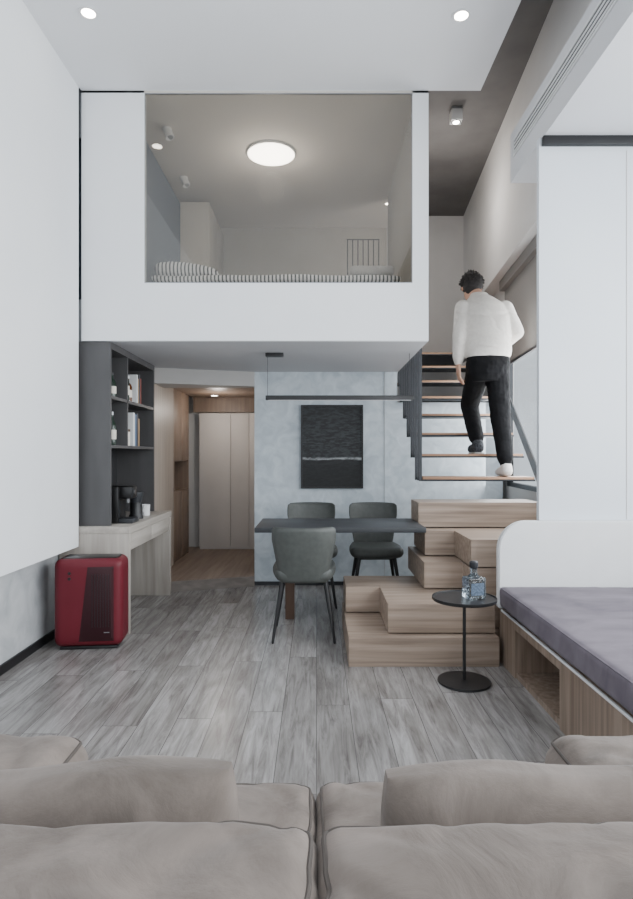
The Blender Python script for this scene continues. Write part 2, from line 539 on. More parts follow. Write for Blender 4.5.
def solo(name, bm, m, label, cat, loc=(0, 0, 0), group=None, world=True):
    if world:
        bmesh.ops.translate(bm, vec=-Vector(loc), verts=bm.verts)
    o = obj(name, bm, m)
    o.location = loc
    ORG[o.name] = Vector(loc)
    return tag(o, label, cat, group)

def struct(name, bm, m, parent=None):
    o = obj(name, bm, m, parent)
    if parent is None:
        o['kind'] = 'structure'
    return o

def dup(root, loc, rotz, label):
    r = root.copy(); COL.objects.link(r)
    r.location = loc; r.rotation_euler = (0, 0, rotz)
    r['label'] = label
    for ch in list(root.children):
        c = ch.copy(); COL.objects.link(c); c.parent = r
        for g in list(ch.children):
            d = g.copy(); COL.objects.link(d); d.parent = c
    return r

def sb(name, m, *boxes):
    bm = NB()
    for b in boxes:
        box(bm, *b)
    return struct(name, bm, m)

def fx(y):
    return 1.587 + (y - 4.26) * 0.0789

def slant(bm, y0, y1, a, b, z0, z1):
    return prism(bm, [(fx(y0) + a, y0), (fx(y1) + a, y1), (fx(y1) + b, y1), (fx(y0) + b, y0)], z0, z1)

# ================================================================== SETTING
sb('floor', M['floor'], (-1.95, 2.75, -2.0, 3.80, -0.1, 0.0), (-1.95, 2.2, 3.80, 7.7, -0.1, 0.0))
sb('wall_left', M['concrete'], (-1.97, -1.80, -2.0, 7.7, 0.0, 4.25))
sb('wall_left_panel', M['white'], (-1.80, -1.65, -2.0, 4.16, 0.615, 3.80))
sb('baseboard_left', M['black'], (-1.80, -1.787, -2.0, 4.165, 0.0, 0.055))
sb('ceiling', M['ceil'], (-1.80, 1.148, -2.0, 4.20, 3.80, 4.24))
sb('ceiling_stairwell', M['dark_ceil'], (0.75, 2.2, -2.0, 7.7, 4.25, 4.35))
sb('wall_loft_front', M['white'],
   (-1.645, 0.784, 4.20, 4.245, 2.05, 2.454),
   (-1.645, -1.205, 4.20, 4.245, 2.454, 3.80),
   (0.672, 0.784, 4.20, 4.245, 2.454, 3.80))
sb('gap_shade_strip', M['darksteel'], (-1.668, -1.645, 4.17, 4.20, 3.46, 3.80))  # dark strip standing in for the shaded gap left of the loft front
sb('floor_loft', M['soffit'], (-1.80, 0.784, 4.245, 7.53, 2.05, 2.35))
sb('ceiling_loft', M['loftceil'], (-1.80, 0.784, 4.20, 6.85, 3.785, 4.24))
sb('wall_loft_back', M['loftback'], (-1.80, 0.784, 6.70, 6.85, 2.35, 3.785))
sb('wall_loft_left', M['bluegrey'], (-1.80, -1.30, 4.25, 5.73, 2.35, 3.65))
sb('wall_loft_right', M['lintel'], (0.70, 0.784, 4.245, 5.90, 2.35, 3.785))
sb('wall_back', M['pale'], (-0.596, 0.775, 5.77, 5.90, 0.0, 2.05), (0.775, 1.79, 5.77, 5.86, 0.0, 1.755))
sb('trim_3', M['concrete'], (0.652, 0.656, 5.765, 5.77, 0.0, 2.05))
sb('baseboard_back', M['darksteel'], (-0.596, 0.775, 5.757, 5.77, 0.0, 0.035))
bm = prism(NB(), [(-1.50, 5.50), (-0.596, 5.77), (-0.596, 5.90), (-1.50, 5.90)], 1.91, 2.05)
struct('wall_corridor_lintel', bm, M['lintel'])
bm = prism(NB(), [(-1.50, 5.42), (-0.596, 5.72), (-0.596, 7.53), (-1.80, 7.53), (-1.80, 6.305), (-1.50, 6.305)], 0.0, 0.10, 0.003)
struct('floor_corridor', bm, M['hallfloor'])
bm = prism(NB(), [(-1.50, 5.41), (-0.596, 5.71), (-0.596, 5.72), (-1.50, 5.42)], 0.0, 0.094)
struct('trim_4', bm, M['riser'])
sb('wall_corridor_left', M['hallbeige'], (-1.80, -1.50, 5.40, 6.30, 0.0, 2.05))
sb('wall_corridor_right', M['greywall'], (-0.596, -0.50, 5.90, 7.53, 0.0, 2.05))
sb('ceiling_corridor', M['hallwood'], (-1.50, -0.596, 5.90, 7.53, 1.95, 2.05))
sb('wall_stair_left', M['pale'], (0.66, 0.775, 5.90, 7.53, 0.0, 2.05))
sb('wall_back_stair', M['greywall'], (-1.80, 2.2, 7.53, 7.70, 0.0, 4.25))
bm = NB()
prism(bm, [(1.56, -2.0), (1.564, 3.96), (fx(4.26), 4.26), (fx(7.53), 7.53), (2.2, 7.53), (2.2, -2.0)], 3.52, 4.25)
prism(bm, [(fx(4.27), 4.27), (fx(7.53), 7.53), (2.2, 7.53), (2.2, 4.27)], 2.95, 3.52)
struct('wall_right_upper', bm, M['greywall'])
sb('wall_right_bulkhead', M['bulk'], (1.377, 2.75, -2.0, 4.26, 3.18, 3.52))
WY = 5.85
bm = NB()
slant(bm, 3.69, WY, 0.14, 0.21, 0.0, 0.95)
slant(bm, 3.69, WY, 0.14, 0.21, 2.87, 2.95)
slant(bm, WY, 7.53, 0.14, 0.21, 0.0, 2.95)
struct('wall_right_stair', bm, M['greywall'])
bm = NB()
for z0, z1 in ((0.95, 0.99), (2.83, 2.87)):
    slant(bm, 3.72, WY, 0.145, 0.19, z0, z1)
for y0, y1 in ((3.72, 3.76), (4.66, 4.70), (WY - 0.06, WY)):
    slant(bm, y0, y1, 0.145, 0.19, 0.99, 2.83)
w1 = struct('window_1', bm, M['darksteel'])
bm = NB(); slant(bm, 3.76, WY - 0.06, 0.165, 0.171, 0.99, 2.83)
obj('pane', bm, M['pane'], w1)
sb('wall_right_column', M['cool'], (1.354, 2.60, 3.65, 3.69, 0.0, 3.18))
sb('trim_5', M['greywall'], (1.885, 1.889, 3.646, 3.65, 0.86, 3.10))
sb('wall_right', M['white'], (2.60, 2.75, -2.0, 3.80, 0.0, 0.55), (2.60, 2.75, -2.0, 3.80, 3.05, 3.18),
   (2.60, 2.75, 3.45, 3.80, 0.55, 3.05), (2.60, 2.75, -2.0, -1.6, 0.55, 3.05))
bm = NB()
for z0, z1 in ((0.55, 0.61), (2.99, 3.05)):
    box(bm, 2.64, 2.70, -1.6, 3.45, z0, z1)
for y in (-1.6, 0.05, 1.7, 3.39):
    box(bm, 2.64, 2.70, y, y + 0.06, 0.61, 2.99)
w2 = struct('window_2', bm, M['darksteel'])
bm = NB(); box(bm, 2.667, 2.673, -1.54, 3.39, 0.61, 2.99)
obj('pane', bm, M['pane'], w2)
bm = NB()
box(bm, -1.205, 0.672, 4.202, 4.212, 2.454, 2.460); box(bm, -1.205, 0.672, 4.202, 4.212, 3.779, 3.785)
box(bm, -1.205, -1.200, 4.202, 4.212, 2.460, 3.779); box(bm, 0.667, 0.672, 4.202, 4.212, 2.460, 3.779)
w3 = struct('window_3', bm, M['silver'])
bm = NB(); box(bm, -1.200, 0.667, 4.203, 4.211, 2.460, 3.779)
obj('pane', bm, M['loftpane'], w3)

# ================================================================== CEILING FIXTURES
def downlight(x, y, z, label, r=0.055, group=None):
    t = thing('recessed_downlight', label, 'light', (x, y, z), 0, group)
    bm = lathe(NB(), [(r * 0.72, -0.004), (r, -0.006), (r, 0.0), (r * 0.72, 0.0), (r * 0.72, -0.004)])
    obj('trim_ring', bm, M['c_white'], t)
    bm = lathe(NB(), [(0, -0.003), (r * 0.7, -0.003), (r * 0.7, 0.0), (0, 0.0)])
    obj('lens', bm, M['spotglow'], t)
    return t
downlight(-1.315, 3.46, 3.80, 'lit recessed downlight in the white ceiling above the left white wall')
downlight(0.84, 3.48, 3.80, 'lit recessed downlight in the white ceiling near its dark grey edge')
downlight(-1.2, 7.05, 1.95, 'small lit downlight in the brown corridor ceiling', 0.05)

t = thing('ceiling_spotlight', 'small pale square spotlight on the dark grey ceiling above the stairs', 'light', (1.21, 5.2, 4.25))
obj('mount', box(NB(), -0.045, 0.045, -0.045, 0.045, -0.02, 0.0, 0.003), M['silver'], t)
obj('head', box(NB(), -0.048, 0.048, -0.048, 0.048, -0.115, -0.02, 0.006), M['c_white'], t)
obj('lens_ring', lathe(NB(), [(0, -0.117), (0.040, -0.117), (0.040, -0.114), (0, -0.114)]), M['black'], t)
obj('lens', lathe(NB(), [(0, -0.120), (0.028, -0.120), (0.028, -0.116), (0, -0.116)]), M['spotglow'], t)

t = thing('ceiling_lamp', 'large round white flush ceiling lamp glowing inside the loft', 'ceiling lamp', (-0.38, 5.03, 3.785))
obj('housing', lathe(NB(), [(0, 0), (0.205, 0), (0.205, -0.016), (0.196, -0.018), (0.196, -0.016), (0, -0.016)]), M['c_white'], t)
obj('diffuser', lathe(NB(), [(0, -0.030), (0.12, -0.028), (0.18, -0.024), (0.196, -0.017), (0, -0.017)]), M['lampglow'], t)

def loft_spot(x, y, label, lit=False):
    t = thing('ceiling_spotlight', label, 'light', (x, y, 3.785))
    obj('mount', lathe(NB(), [(0, 0), (0.035, 0), (0.035, -0.02), (0, -0.02)]), M['c_white'], t)
    obj('head', tube(NB(), (0.0, -0.02, -0.015), (0.03, -0.03, -0.085), 0.028, 0.034, 18), M['c_white'], t)
    obj('lens', tube(NB(), (0.03, -0.03, -0.085), (0.0305, -0.0302, -0.087), 0.027, 0.027, 18), M['spotglow'] if lit else M['silver'], t)
loft_spot(-1.16, 4.66, 'white adjustable loft spotlight nearest the glass on the left')
loft_spot(-1.21, 5.48, 'white adjustable loft spotlight farther back above the wardrobe front')
downlight(0.72, 6.05, 3.785, 'small lit downlight at the far right of the loft ceiling', 0.035)

t = thing('air_vent', 'long slatted linear air conditioner vent in the white bulkhead at upper right', 'vent', (1.377, 3.1, 3.33))
bm = NB()
box(bm, -0.008, 0, -1.3, 1.08, -0.005, 0.010); box(bm, -0.008, 0, -1.3, 1.08, 0.100, 0.115)
box(bm, -0.008, 0, 1.07, 1.085, 0.010, 0.100); box(bm, -0.008, 0, -1.305, -1.29, 0.010, 0.100)
obj('frame', bm, M['c_white'], t)
obj('backing', box(NB(), -0.002, 0, -1.29, 1.07, 0.010, 0.100), M['darksteel'], t)
for i in range(3):
    obj('slat', box(NB(), -0.004, -0.002, -1.29, 1.07, 0.022 + i * 0.027, 0.036 + i * 0.027), M['c_white'], t)

solo('curtain_track', box(NB(), 1.368, 2.58, 3.615, 3.65, 3.125, 3.178, 0.003), M['black'], 'black curtain track along the top of the white column', 'track', (1.95, 3.63, 3.125))

t = thing('roller_shade', 'grey roller shade half lowered over the stair window', 'shade', (fx(4.4) + 0.11, 4.4, 2.1))
bm = NB(); slant(bm, 3.73, WY + 0.02, 0.075, 0.138, 2.85, 2.945); obj('cassette', bm, M['shade'], t, world=True)
bm = NB(); slant(bm, 3.75, WY, 0.122, 0.126, 2.12, 2.86); obj('fabric', bm, M['shade'], t, world=True)
bm = NB(); slant(bm, 3.75, WY, 0.114, 0.134, 2.10, 2.125); obj('bottom_bar', bm, M['darksteel'], t, world=True)

# ================================================================== LOFT CONTENTS
t = thing('bed', 'low white mattress bed on the loft floor behind the glass', 'bed', (-0.3, 5.08, 2.35))
obj('base', box(NB(), -0.98, 0.96, -0.64, 0.62, 0.0, 0.07, 0.01), M['hallwood'], t)
obj('mattress', cushion(NB(), (-0.01, 0.0, 0.130), (1.94, 1.24, 0.12), 0.04, 10), M['mattress'], t)
def fold(p, q):
    p.z += 0.004 * math.sin(p.x * 11) + 0.003 * math.sin(p.y * 9 + p.x * 4)
    return p
solo('blanket', cushion(NB(), (-0.30, 5.05, 2.570), (1.86, 1.18, 0.044), 0.02, 18, fn=fold), M['stripes'], 'black and white striped blanket spread over the loft bed', 'blanket', (-0.3, 5.05, 2.545))
solo('pillow', cushion(NB(), (-0.99, 4.66, 2.660), (0.48, 0.30, 0.11), 0.053, 16, crown=(0, 0, 0.006), wr=0.005, wf=9,
     fn=lambda p, q: Vector((p.x, p.y, (p.z + 0.055) * (1.0 - 0.45 * max(0, q.x)) - 0.055))), M['stripes'], 'striped bunched pillow at the left end of the loft bed', 'pillow', (-0.99, 4.66, 2.602))
solo('pillow', cushion(NB(), (0.42, 4.64, 2.648), (0.34, 0.26, 0.072), 0.035, 14, crown=(0, 0, 0.005), wr=0.003, wf=9), M['linen'], 'plain grey pillow at the right end of the loft bed', 'pillow', (0.42, 4.64, 2.606))
t = thing('wardrobe', 'pale loft wardrobe standing past the blue grey wall', 'wardrobe', (-1.41, 6.2, 2.35))
obj('body', box(NB(), -0.385, 0.36, -0.44, 0.45, 0, 1.33, 0.004), M['loftback'], t)
for y0, y1 in ((-0.44, 0.0), (0.005, 0.45)):
    d = obj('door', box(NB(), 0.36, 0.38, y0, y1, 0.05, 1.33, 0.003), M['loftback'], t)
    obj('handle', box(NB(), 0.38, 0.39, (y1 - 0.04) if y0 < 0 else y0 + 0.03, (y1 - 0.03) if y0 < 0 else y0 + 0.04, 0.6, 0.8), M['black'], d)
t = thing('railing', 'dark vertical bar railing at the back right of the loft', 'railing', (0.46, 6.0, 2.35))
obj('top_rail', box(NB(), -0.16, 0.17, -0.005, 0.005, 1.05, 1.058), M['darksteel'], t)
obj('bottom_rail', box(NB(), -0.16, 0.17, -0.012, 0.012, 0.0, 0.02), M['darksteel'], t)
for i in range(7):
    x = -0.15 + i * 0.052
    obj('baluster', box(NB(), x - 0.005, x + 0.005, -0.005, 0.005, 0.02, 1.05), M['darksteel'], t)

# ================================================================== CORRIDOR
t = thing('hall_cabinet', 'brown wood corridor cabinet with an open niche on the left', 'cabinet', (-1.65, 6.68, 0.10))
bm = NB()
box(bm, -0.148, 0.13, -0.35, 0.37, 0, 0.76); box(bm, -0.148, 0.13, -0.35, 0.37, 1.08, 1.86); box(bm, -0.148, -0.12, -0.35, 0.37, 0.76, 1.08)
box(bm, -0.12, 0.148, -0.355, -0.335, 0, 1.86); box(bm, -0.12, 0.148, 0.355, 0.375, 0, 1.86)
obj('body', bm, M['hallwood'], t)
for z0, z1 in ((0.02, 0.75), (1.09, 1.85)):
    for y0, y1 in ((-0.333, 0.008), (0.012, 0.353)):
        obj('door', box(NB(), 0.13, 0.148, y0, y1, z0, z1, 0.002), M['hallwood'], t)
t = thing('hall_wardrobe', 'cream wardrobe with tall plain doors at the end of the corridor', 'wardrobe', (-1.05, 7.5, 0.10))
obj('body', box(NB(), -0.38, 0.45, -0.16, 0.02, 0.0, 1.66), M['halldoor'], t)
for x0, x1 in ((-0.38, 0.0), (0.005, 0.225), (0.23, 0.45)):
    obj('door', box(NB(), x0, x1, -0.18, -0.16, 0.03, 1.66, 0.004), M['halldoor'], t)
sb('trim_6', M['hallwood'], (-1.50, -0.596, 7.30, 7.36, 1.77, 1.95))

# ================================================================== DESK AND SHELVES
t = thing('desk', 'pale wood desk against the left wall under the dark shelves', 'desk', (-1.545, 4.77, 0))
obj('desktop', box(NB(), -0.245, 0.245, -0.60, 0.61, 0.70, 0.75, 0.003), M['desk_y'], t)
obj('side_panel', box(NB(), -0.245, 0.242, -0.60, -0.56, 0, 0.70, 0.002), M['desk'], t)
obj('side_panel', box(NB(), -0.245, 0.242, 0.57, 0.61, 0, 0.70, 0.002), M['desk'], t)
for y0, y1 in ((-0.558, 0.003), (0.007, 0.568)):
    obj('drawer', box(NB(), -0.1, 0.235, y0, y1, 0.58, 0.695, 0.003), M['desk_y'], t)

t = thing('shelf_cabinet', 'tall charcoal open shelf cabinet standing on the pale desk', 'shelves', (-1.62, 4.795, 0.75))
bm = NB()
box(bm, -0.17, 0.17, -0.575, -0.55, 0, 1.298); box(bm, -0.17, 0.17, 0.55, 0.575, 0, 1.298)
box(bm, -0.17, 0.17, -0.55, 0.55, 1.25, 1.298)
obj('carcass', bm, M['cabinet'], t)
obj('back_panel', box(NB(), -0.17, -0.155, -0.55, 0.55, 0.0, 1.25), M['cabinet_in'], t)
for z in (0.55, 0.90):
    obj('shelf', box(NB(), -0.155, 0.168, -0.55, 0.55, z, z + 0.022), M['cabinet'], t)
obj('divider', box(NB(), -0.155, 0.168, -0.19, -0.17, 0.572, 1.25), M['cabinet'], t)

def bottle(x, y, z, h, r, m, label, group=None, cap='black'):
    t = thing('bottle', label, 'bottle', (x, y, z), 0, group)
    obj('glass_body', lathe(NB(), [(0, 0), (r * 0.95, 0), (r, h * 0.03), (r, h * 0.58), (r * 0.8, h * 0.67), (r * 0.34, h * 0.76), (r * 0.32, h * 0.92), (0, h * 0.92)], seg=20), m, t)
    obj('cap', lathe(NB(), [(0, h * 0.9), (r * 0.38, h * 0.9), (r * 0.38, h), (0, h)], seg=16), M[cap], t)
    obj('paper_label', lathe(NB(), [(r * 1.005, h * 0.18), (r * 1.02, h * 0.18), (r * 1.02, h * 0.46), (r * 1.005, h * 0.46), (r * 1.005, h * 0.18)], seg=20), M['paper'], t)
zs2 = 0.75 + 0.922 ; zs1 = 0.75 + 0.572
bottle(-1.52, 4.34, zs2, 0.24, 0.034, M['amber'], 'amber bottle on the top shelf nearest the room')
bottle(-1.52, 4.46, zs2, 0.19, 0.030, M['green_glass'], 'short green bottle on the top shelf beside the amber one')
bottle(-1.50, 4.70, zs2, 0.26, 0.033, M['green_glass'], 'tall dark green bottle on the top shelf past the divider', cap='c_red')
bottle(-1.51, 4.80, zs2, 0.21, 0.034, M['amber'], 'squat amber bottle on the top shelf past the divider', cap='c_white')
bottle(-1.52, 4.33, zs1, 0.22, 0.033, M['amber'], 'amber bottle on the middle shelf nearest the room', cap='silver')
bottle(-1.52, 4.46, zs1, 0.25, 0.030, M['green_glass'], 'slim green bottle on the middle shelf before the divider', cap='silver')

def book(x, y, z, w, d, h, m, label, lean=0.0):
    t = thing('book', label, 'book', (x, y, z))
    t.rotation_euler = (lean, 0, 0)
    bm = NB()
    box(bm, -d, 0, 0, 0.003, 0, h); box(bm, -d, 0, w - 0.003, w, 0, h); box(bm, -0.004, 0, 0.003, w - 0.003, 0, h)
    obj('cover', bm, m, t)
    obj('pages', box(NB(), -d + 0.004, -0.004, 0.003, w - 0.003, 0.003, h - 0.004), M['paper'], t)
yy = 4.94
for w, h, k, lab in ((0.03, 0.24, 'c_white', 'white book first of the row on the top shelf'), (0.022, 0.21, 'c_tan', 'tan book in the row on the top shelf'),
                     (0.035, 0.25, 'c_dark', 'dark book in the row on the top shelf'), (0.028, 0.22, 'c_red', 'red book last of the row on the top shelf')):
    book(-1.48, yy, zs2, w, 0.17, h, M[k], lab); yy += w + 0.004
yy = 4.84
for w, h, k, lab in ((0.05, 0.27, 'c_white', 'thick white book in the middle shelf row'), (0.04, 0.26, 'c_blue', 'blue book in the middle shelf row'),
                     (0.045, 0.27, 'c_dark', 'thick dark book in the middle shelf row'), (0.03, 0.23, 'c_tan', 'tan book in the middle shelf row')):
    book(-1.48, yy, zs1, w, 0.17, h, M[k], lab); yy += w + 0.004
t = thing('canister', 'small pale canister on the middle shelf beside the divider', 'jar', (-1.51, 4.72, zs1))
obj('jar_body', lathe(NB(), [(0, 0), (0.04, 0), (0.042, 0.01), (0.042, 0.11), (0, 0.11)]), M['paper'], t)
obj('lid', lathe(NB(), [(0, 0.11), (0.044, 0.11), (0.044, 0.13), (0.01, 0.135), (0.008, 0.15), (0, 0.15)]), M['tableleg'], t)

t = thing('coffee_machine', 'black coffee machine on the pale desk below the shelves', 'coffee machine', (-1.46, 4.45, 0.75))
obj('body', box(NB(), -0.12, 0.02, -0.09, 0.09, 0, 0.27, 0.012), M['gloss'], t)
obj('brew_head', box(NB(), 0.0, 0.11, -0.07, 0.07, 0.18, 0.27, 0.012), M['gloss'], t)
obj('drip_tray', box(NB(), 0.0, 0.12, -0.08, 0.08, 0, 0.035, 0.006), M['darksteel'], t)
obj('spout', tube(NB(), (0.06, 0, 0.18), (0.06, 0, 0.145), 0.016, 0.012), M['silver'], t)
obj('button', tube(NB(), (0.11, 0, 0.225), (0.116, 0, 0.225), 0.018), M['chrome'], t)
obj('water_tank', box(NB(), -0.10, 0.0, 0.092, 0.135, 0.02, 0.24, 0.01), M['darksteel'], t)
t = thing('coffee_grinder', 'dark cylindrical coffee grinder beside the coffee machine on the desk', 'grinder', (-1.42, 4.72, 0.75))
obj('body', lathe(NB(), [(0, 0), (0.055, 0), (0.055, 0.02), (0.045, 0.04), (0.045, 0.13), (0, 0.13)]), M['black'], t)
obj('hopper', lathe(NB(), [(0, 0.13), (0.04, 0.13), (0.055, 0.2), (0.055, 0.21), (0, 0.21)]), M['darksteel'], t)
t = thing('mug', 'white mug on the far end of the pale desk', 'mug', (-1.42, 4.98, 0.75))
obj('cup', lathe(NB(), [(0, 0), (0.034, 0), (0.038, 0.09), (0.034, 0.09), (0.031, 0.006), (0, 0.006)]), M['c_white'], t)
bm = NB()
pts = [Vector((0, -0.036 - 0.025 * math.sin(PI * k / 8), 0.02 + 0.055 * k / 8)) for k in range(9)]
for a, b in zip(pts, pts[1:]):
    tcap(bm, a, b, 0.0045, 0.0045, 8)
obj('handle', bm, M['c_white'], t)

# ================================================================== AIR PURIFIER
t = thing('air_purifier', 'burgundy air purifier with a dark recessed top beside the pale desk', 'air purifier', (-1.475, 3.95, 0), 0.10)
obj('foot', box(NB(), -0.18, 0.18, -0.09, 0.09, 0, 0.02, 0.005), M['black'], t)
def topdip(p, q):
    if q.z > 0.9 and abs(q.x) < 0.80 and abs(q.y) < 0.60:
        p.z -= 0.020
    return p
obj('body', cushion(NB(), (0, 0, 0.302), (0.43, 0.235, 0.565), 0.050, 24, fn=topdip), M['maroon'], t)
obj('top_grille', box(NB(), -0.172, 0.172, -0.080, 0.080, 0.550, 0.587, 0.006), M['gloss'], t, label='dark recessed top')
T = bmesh.new()
o4 = [(-0.060, 0.055), (0.165, 0.055), (0.165, 0.540), (-0.005, 0.540)]
i4 = [(-0.022, 0.088), (0.150, 0.088), (0.150, 0.515), (0.026, 0.500)]
ov = [T.verts.new((x, -0.114, z)) for x, z in o4]; iv = [T.verts.new((x, -0.134, z)) for x, z in i4]
for i in range(4):
    T.faces.new((ov[i], ov[(i + 1) % 4], iv[(i + 1) % 4], iv[i]))
T.faces.new(iv); T.faces.new(ov[::-1])
bm = NB(); merge(bm, T)
fp = obj('front_panel', bm, M['maroon_d'], t, label='darker vented front panel')
bm = NB()
for i in range(7):
    x = 0.030 + i * 0.017
    box(bm, x, x + 0.004, -0.1352, -0.1335, 0.15, 0.49)
obj('vent_slots', bm, M['gloss'], fp)
bm = NB()
for i in range(12):
    box(bm, -0.2165, -0.212, -0.055, 0.055, 0.10 + i * 0.033, 0.118 + i * 0.033)
obj('side_grille', bm, M['gloss'], t)
for z in (0.495, 0.460):
    obj('button', tube(NB(), (-0.112, -0.114, z), (-0.112, -0.1205, z), 0.010), M['gloss'], t)
obj('badge', box(NB(), 0.105, 0.14, -0.1355, -0.1335, 0.115, 0.120), M['silver'], t, label='small light mark low on the front')

# ================================================================== DINING SET
t = thing('dining_table', 'thin dark slate topped dining table between the chairs', 'table', (0.147, 4.42, 0))
obj('tabletop', box(NB(), -0.567, 0.598, -0.35, 0.26, 0.722, 0.756, 0.003), M['tabletop'], t)
obj('leg', box(NB(), -0.385, -0.315, 0.14, 0.22, 0, 0.722, 0.004), M['tableleg'], t)
obj('support_rail', box(NB(), -0.45, 0.5, 0.16, 0.20, 0.694, 0.722), M['black'], t)

def make_chair(label, loc, rotz, back_top, top_w, low_w):
    z0 = 0.40; h = back_top - z0
    def back_fn(p, q):
        u = q.x; v = (q.z + 1) / 2
        wing = low_w + (top_w - low_w) * min(1.0, max(0.0, (v - 0.02) / 0.75))
        x = p.x * wing * (1 - 0.045 * max(0, q.z) ** 14)
        z = p.z * (1 - 0.010 * abs(u) ** 3 * (1 if q.z > 0 else 0.2))
        y = p.y + 0.10 * abs(u) ** 2.6 * (0.30 + 0.70 * v) - 0.20 * h * v
        return Vector((x, y, z))
    def seat_fn(p, q):
        x = p.x * (1.0 - 0.14 * max(0, -q.y)) * (1 - 0.05 * abs(q.y) ** 6)
        y = p.y * (1 - 0.06 * abs(q.x) ** 4)
        return Vector((x, y, p.z + 0.012 * q.x * q.x))
    c = thing('dining_chair', label, 'chair', loc, rotz, 'charcoal dining chairs')
    obj('seat', cushion(NB(), (0, 0.0, 0.445), (0.44, 0.44, 0.08), 0.036, 12, crown=(0, 0, 0.012), fn=seat_fn), M['leather'], c)
    obj('backrest', cushion(NB(), (0, -0.195, z0 + h / 2), (0.42, 0.05, h), 0.022, 18, crown=(0, 0.006, 0), fn=back_fn), M['leather'], c)
    obj('under_frame', box(NB(), -0.15, 0.15, -0.15, 0.16, 0.392, 0.412, 0.003), M['black'], c)
    for sx in (-1, 1):
        for sy in (-1, 1):
            obj('leg', tcap(NB(), (sx * 0.145, sy * 0.145, 0.40), (sx * 0.205, sy * 0.20, 0.009), 0.017, 0.009), M['black'], c)
    return c
make_chair('charcoal leather dining chair on the near side of the table, back to the room', (-0.085, 4.17, 0), 0, 0.775, 1.02, 0.76)
chair = make_chair('charcoal leather dining chair behind the table, facing out behind the near chair', (-0.045, 5.07, 0), PI, 0.83, 1.00, 0.74)
dup(chair, (0.495, 5.07, 0), PI, 'charcoal leather dining chair behind the table, nearest the stairs')

t = thing('pendant_lamp', 'slim black linear pendant lamp hanging above the dining table', 'pendant lamp', (0.16, 4.72, 1.70))
obj('canopy', box(NB(), -0.56, -0.42, -0.03, 0.03, 0.322, 0.35, 0.003), M['black'], t)
obj('lamp_bar', box(NB(), -0.56, 0.60, -0.018, 0.018, -0.018, 0.018, 0.003), M['black'], t)
obj('diffuser', box(NB(), -0.54, 0.58, -0.012, 0.012, -0.021, -0.018), M['c_white'], t)
for x in (-0.545, 0.57):
    obj('cable', tube(NB(), (x, 0, 0.018), (x, 0, 0.325 if x < 0 else 0.35), 0.0018, seg=8), M['black'], t)

t = thing('painting', 'framed dark abstract seascape painting on the pale blue wall', 'painting', (0.149, 5.765, 0.935))
bm = NB()
box(bm, -0.298, 0.298, -0.03, 0.003, -0.005, 0.01); box(bm, -0.298, 0.298, -0.03, 0.003, 0.78, 0.795)
box(bm, -0.298, -0.283, -0.03, 0.003, 0.01, 0.78); box(bm, 0.283, 0.298, -0.03, 0.003, 0.01, 0.78)
obj('frame', bm, M['black'], t)
obj('canvas', box(NB(), -0.283, 0.283, -0.02, 0.0, 0.01, 0.78), M['paint'], t)

# ================================================================== STAIRS
t = thing('block_steps', 'stacked light oak block steps at the foot of the staircase', 'steps', (0.9, 4.2, 0))
g = 0.008
def stepblock(pts, z0, z1):
    bm = prism(NB(), pts, z0, z1 - g, 0.002)
    obj('step', bm, M['step'], t, world=True)
XR = 1.66
stepblock([(0.19, 3.54), (1.08, 3.54), (1.08, 3.72), (XR, 3.72), (XR, 4.45), (0.19, 4.45)], 0.0, 0.18)
stepblock([(0.43, 3.61), (1.075, 3.61), (1.075, 3.72), (XR, 3.72), (XR, 4.46), (0.20, 4.46), (0.20, 4.09), (0.43, 4.09)], 0.18, 0.36)
stepblock([(0.72, 4.01), (0.975, 4.01), (0.975, 3.80), (XR, 3.80), (XR, 4.72), (0.72, 4.72)], 0.36, 0.54)
stepblock([(0.77, 4.26), (0.98, 4.26), (0.98, 3.805), (XR, 3.805), (XR, 4.74), (0.77, 4.74)], 0.54, 0.72)
stepblock([(0.75, 4.41), (XR, 4.41), (XR, 4.76), (0.75, 4.76)], 0.72, 0.908)
bm = NB()
for x0, y0, z in ((0.46, 4.12, 0.18), (0.80, 4.08, 0.36), (0.84, 4.30, 0.54), (0.80, 4.46, 0.72)):
    box(bm, x0, XR - 0.02, y0, 4.44 if z < 0.5 else 4.70, z - 0.009, z + 0.001)
obj('shadow_gap_plinth', bm, M['black'], t, world=True)
obj('support', box(NB(), 0.80, XR, 4.46, 4.72, 0.0, 0.36), M['step'], t, world=True)

t = thing('staircase', 'open dark steel staircase with brown wood treads beside the loft', 'stairs', (1.2, 4.62, 1.0))
for i in range(8):
    y0 = 4.62 + i * 0.25; z1 = 1.08 + i * 0.18
    y1 = y0 + (0.25 if i < 7 else 1.12)
    tr = obj('tread', box(NB(), 0.82, 1.68, y0 + 0.003, y1 - 0.003, z1 - 0.026, z1, 0.002), M['tread'], t, world=True)
    bm = NB()
    box(bm, 0.815, 1.685, y0, y0 + 0.003, z1 - 0.032, z1 - 0.018); box(bm, 0.815, 1.685, y1 - 0.003, y1, z1 - 0.032, z1 - 0.018)
    box(bm, 0.815, 1.685, y0, y1, z1 - 0.032, z1 - 0.0265)
    obj('tread_tray', bm, M['darksteel'], tr, world=True)
for k in range(12):
    y = 4.640 + k * 0.113
    zt = 1.08 + int((y - 4.62) / 0.25) * 0.18 - 0.032
    w = 0.010 if k == 0 else 0.006
    obj('baluster', box(NB(), 0.798 if k else 0.793, 0.8145, y - w, y + w, zt, 2.30), M['darksteel'], t, world=True)
T = bmesh.new()
pts = [(4.40, 0.902), (4.62, 0.98), (6.42, 2.275), (6.42, 2.36), (6.37, 2.36), (4.40, 0.945)]
a = [T.verts.new((fx(y) + 0.103, y, z)) for y, z in pts]; b = [T.verts.new((fx(y) + 0.113, y, z)) for y, z in pts]
T.faces.new(a); T.faces.new(b[::-1])
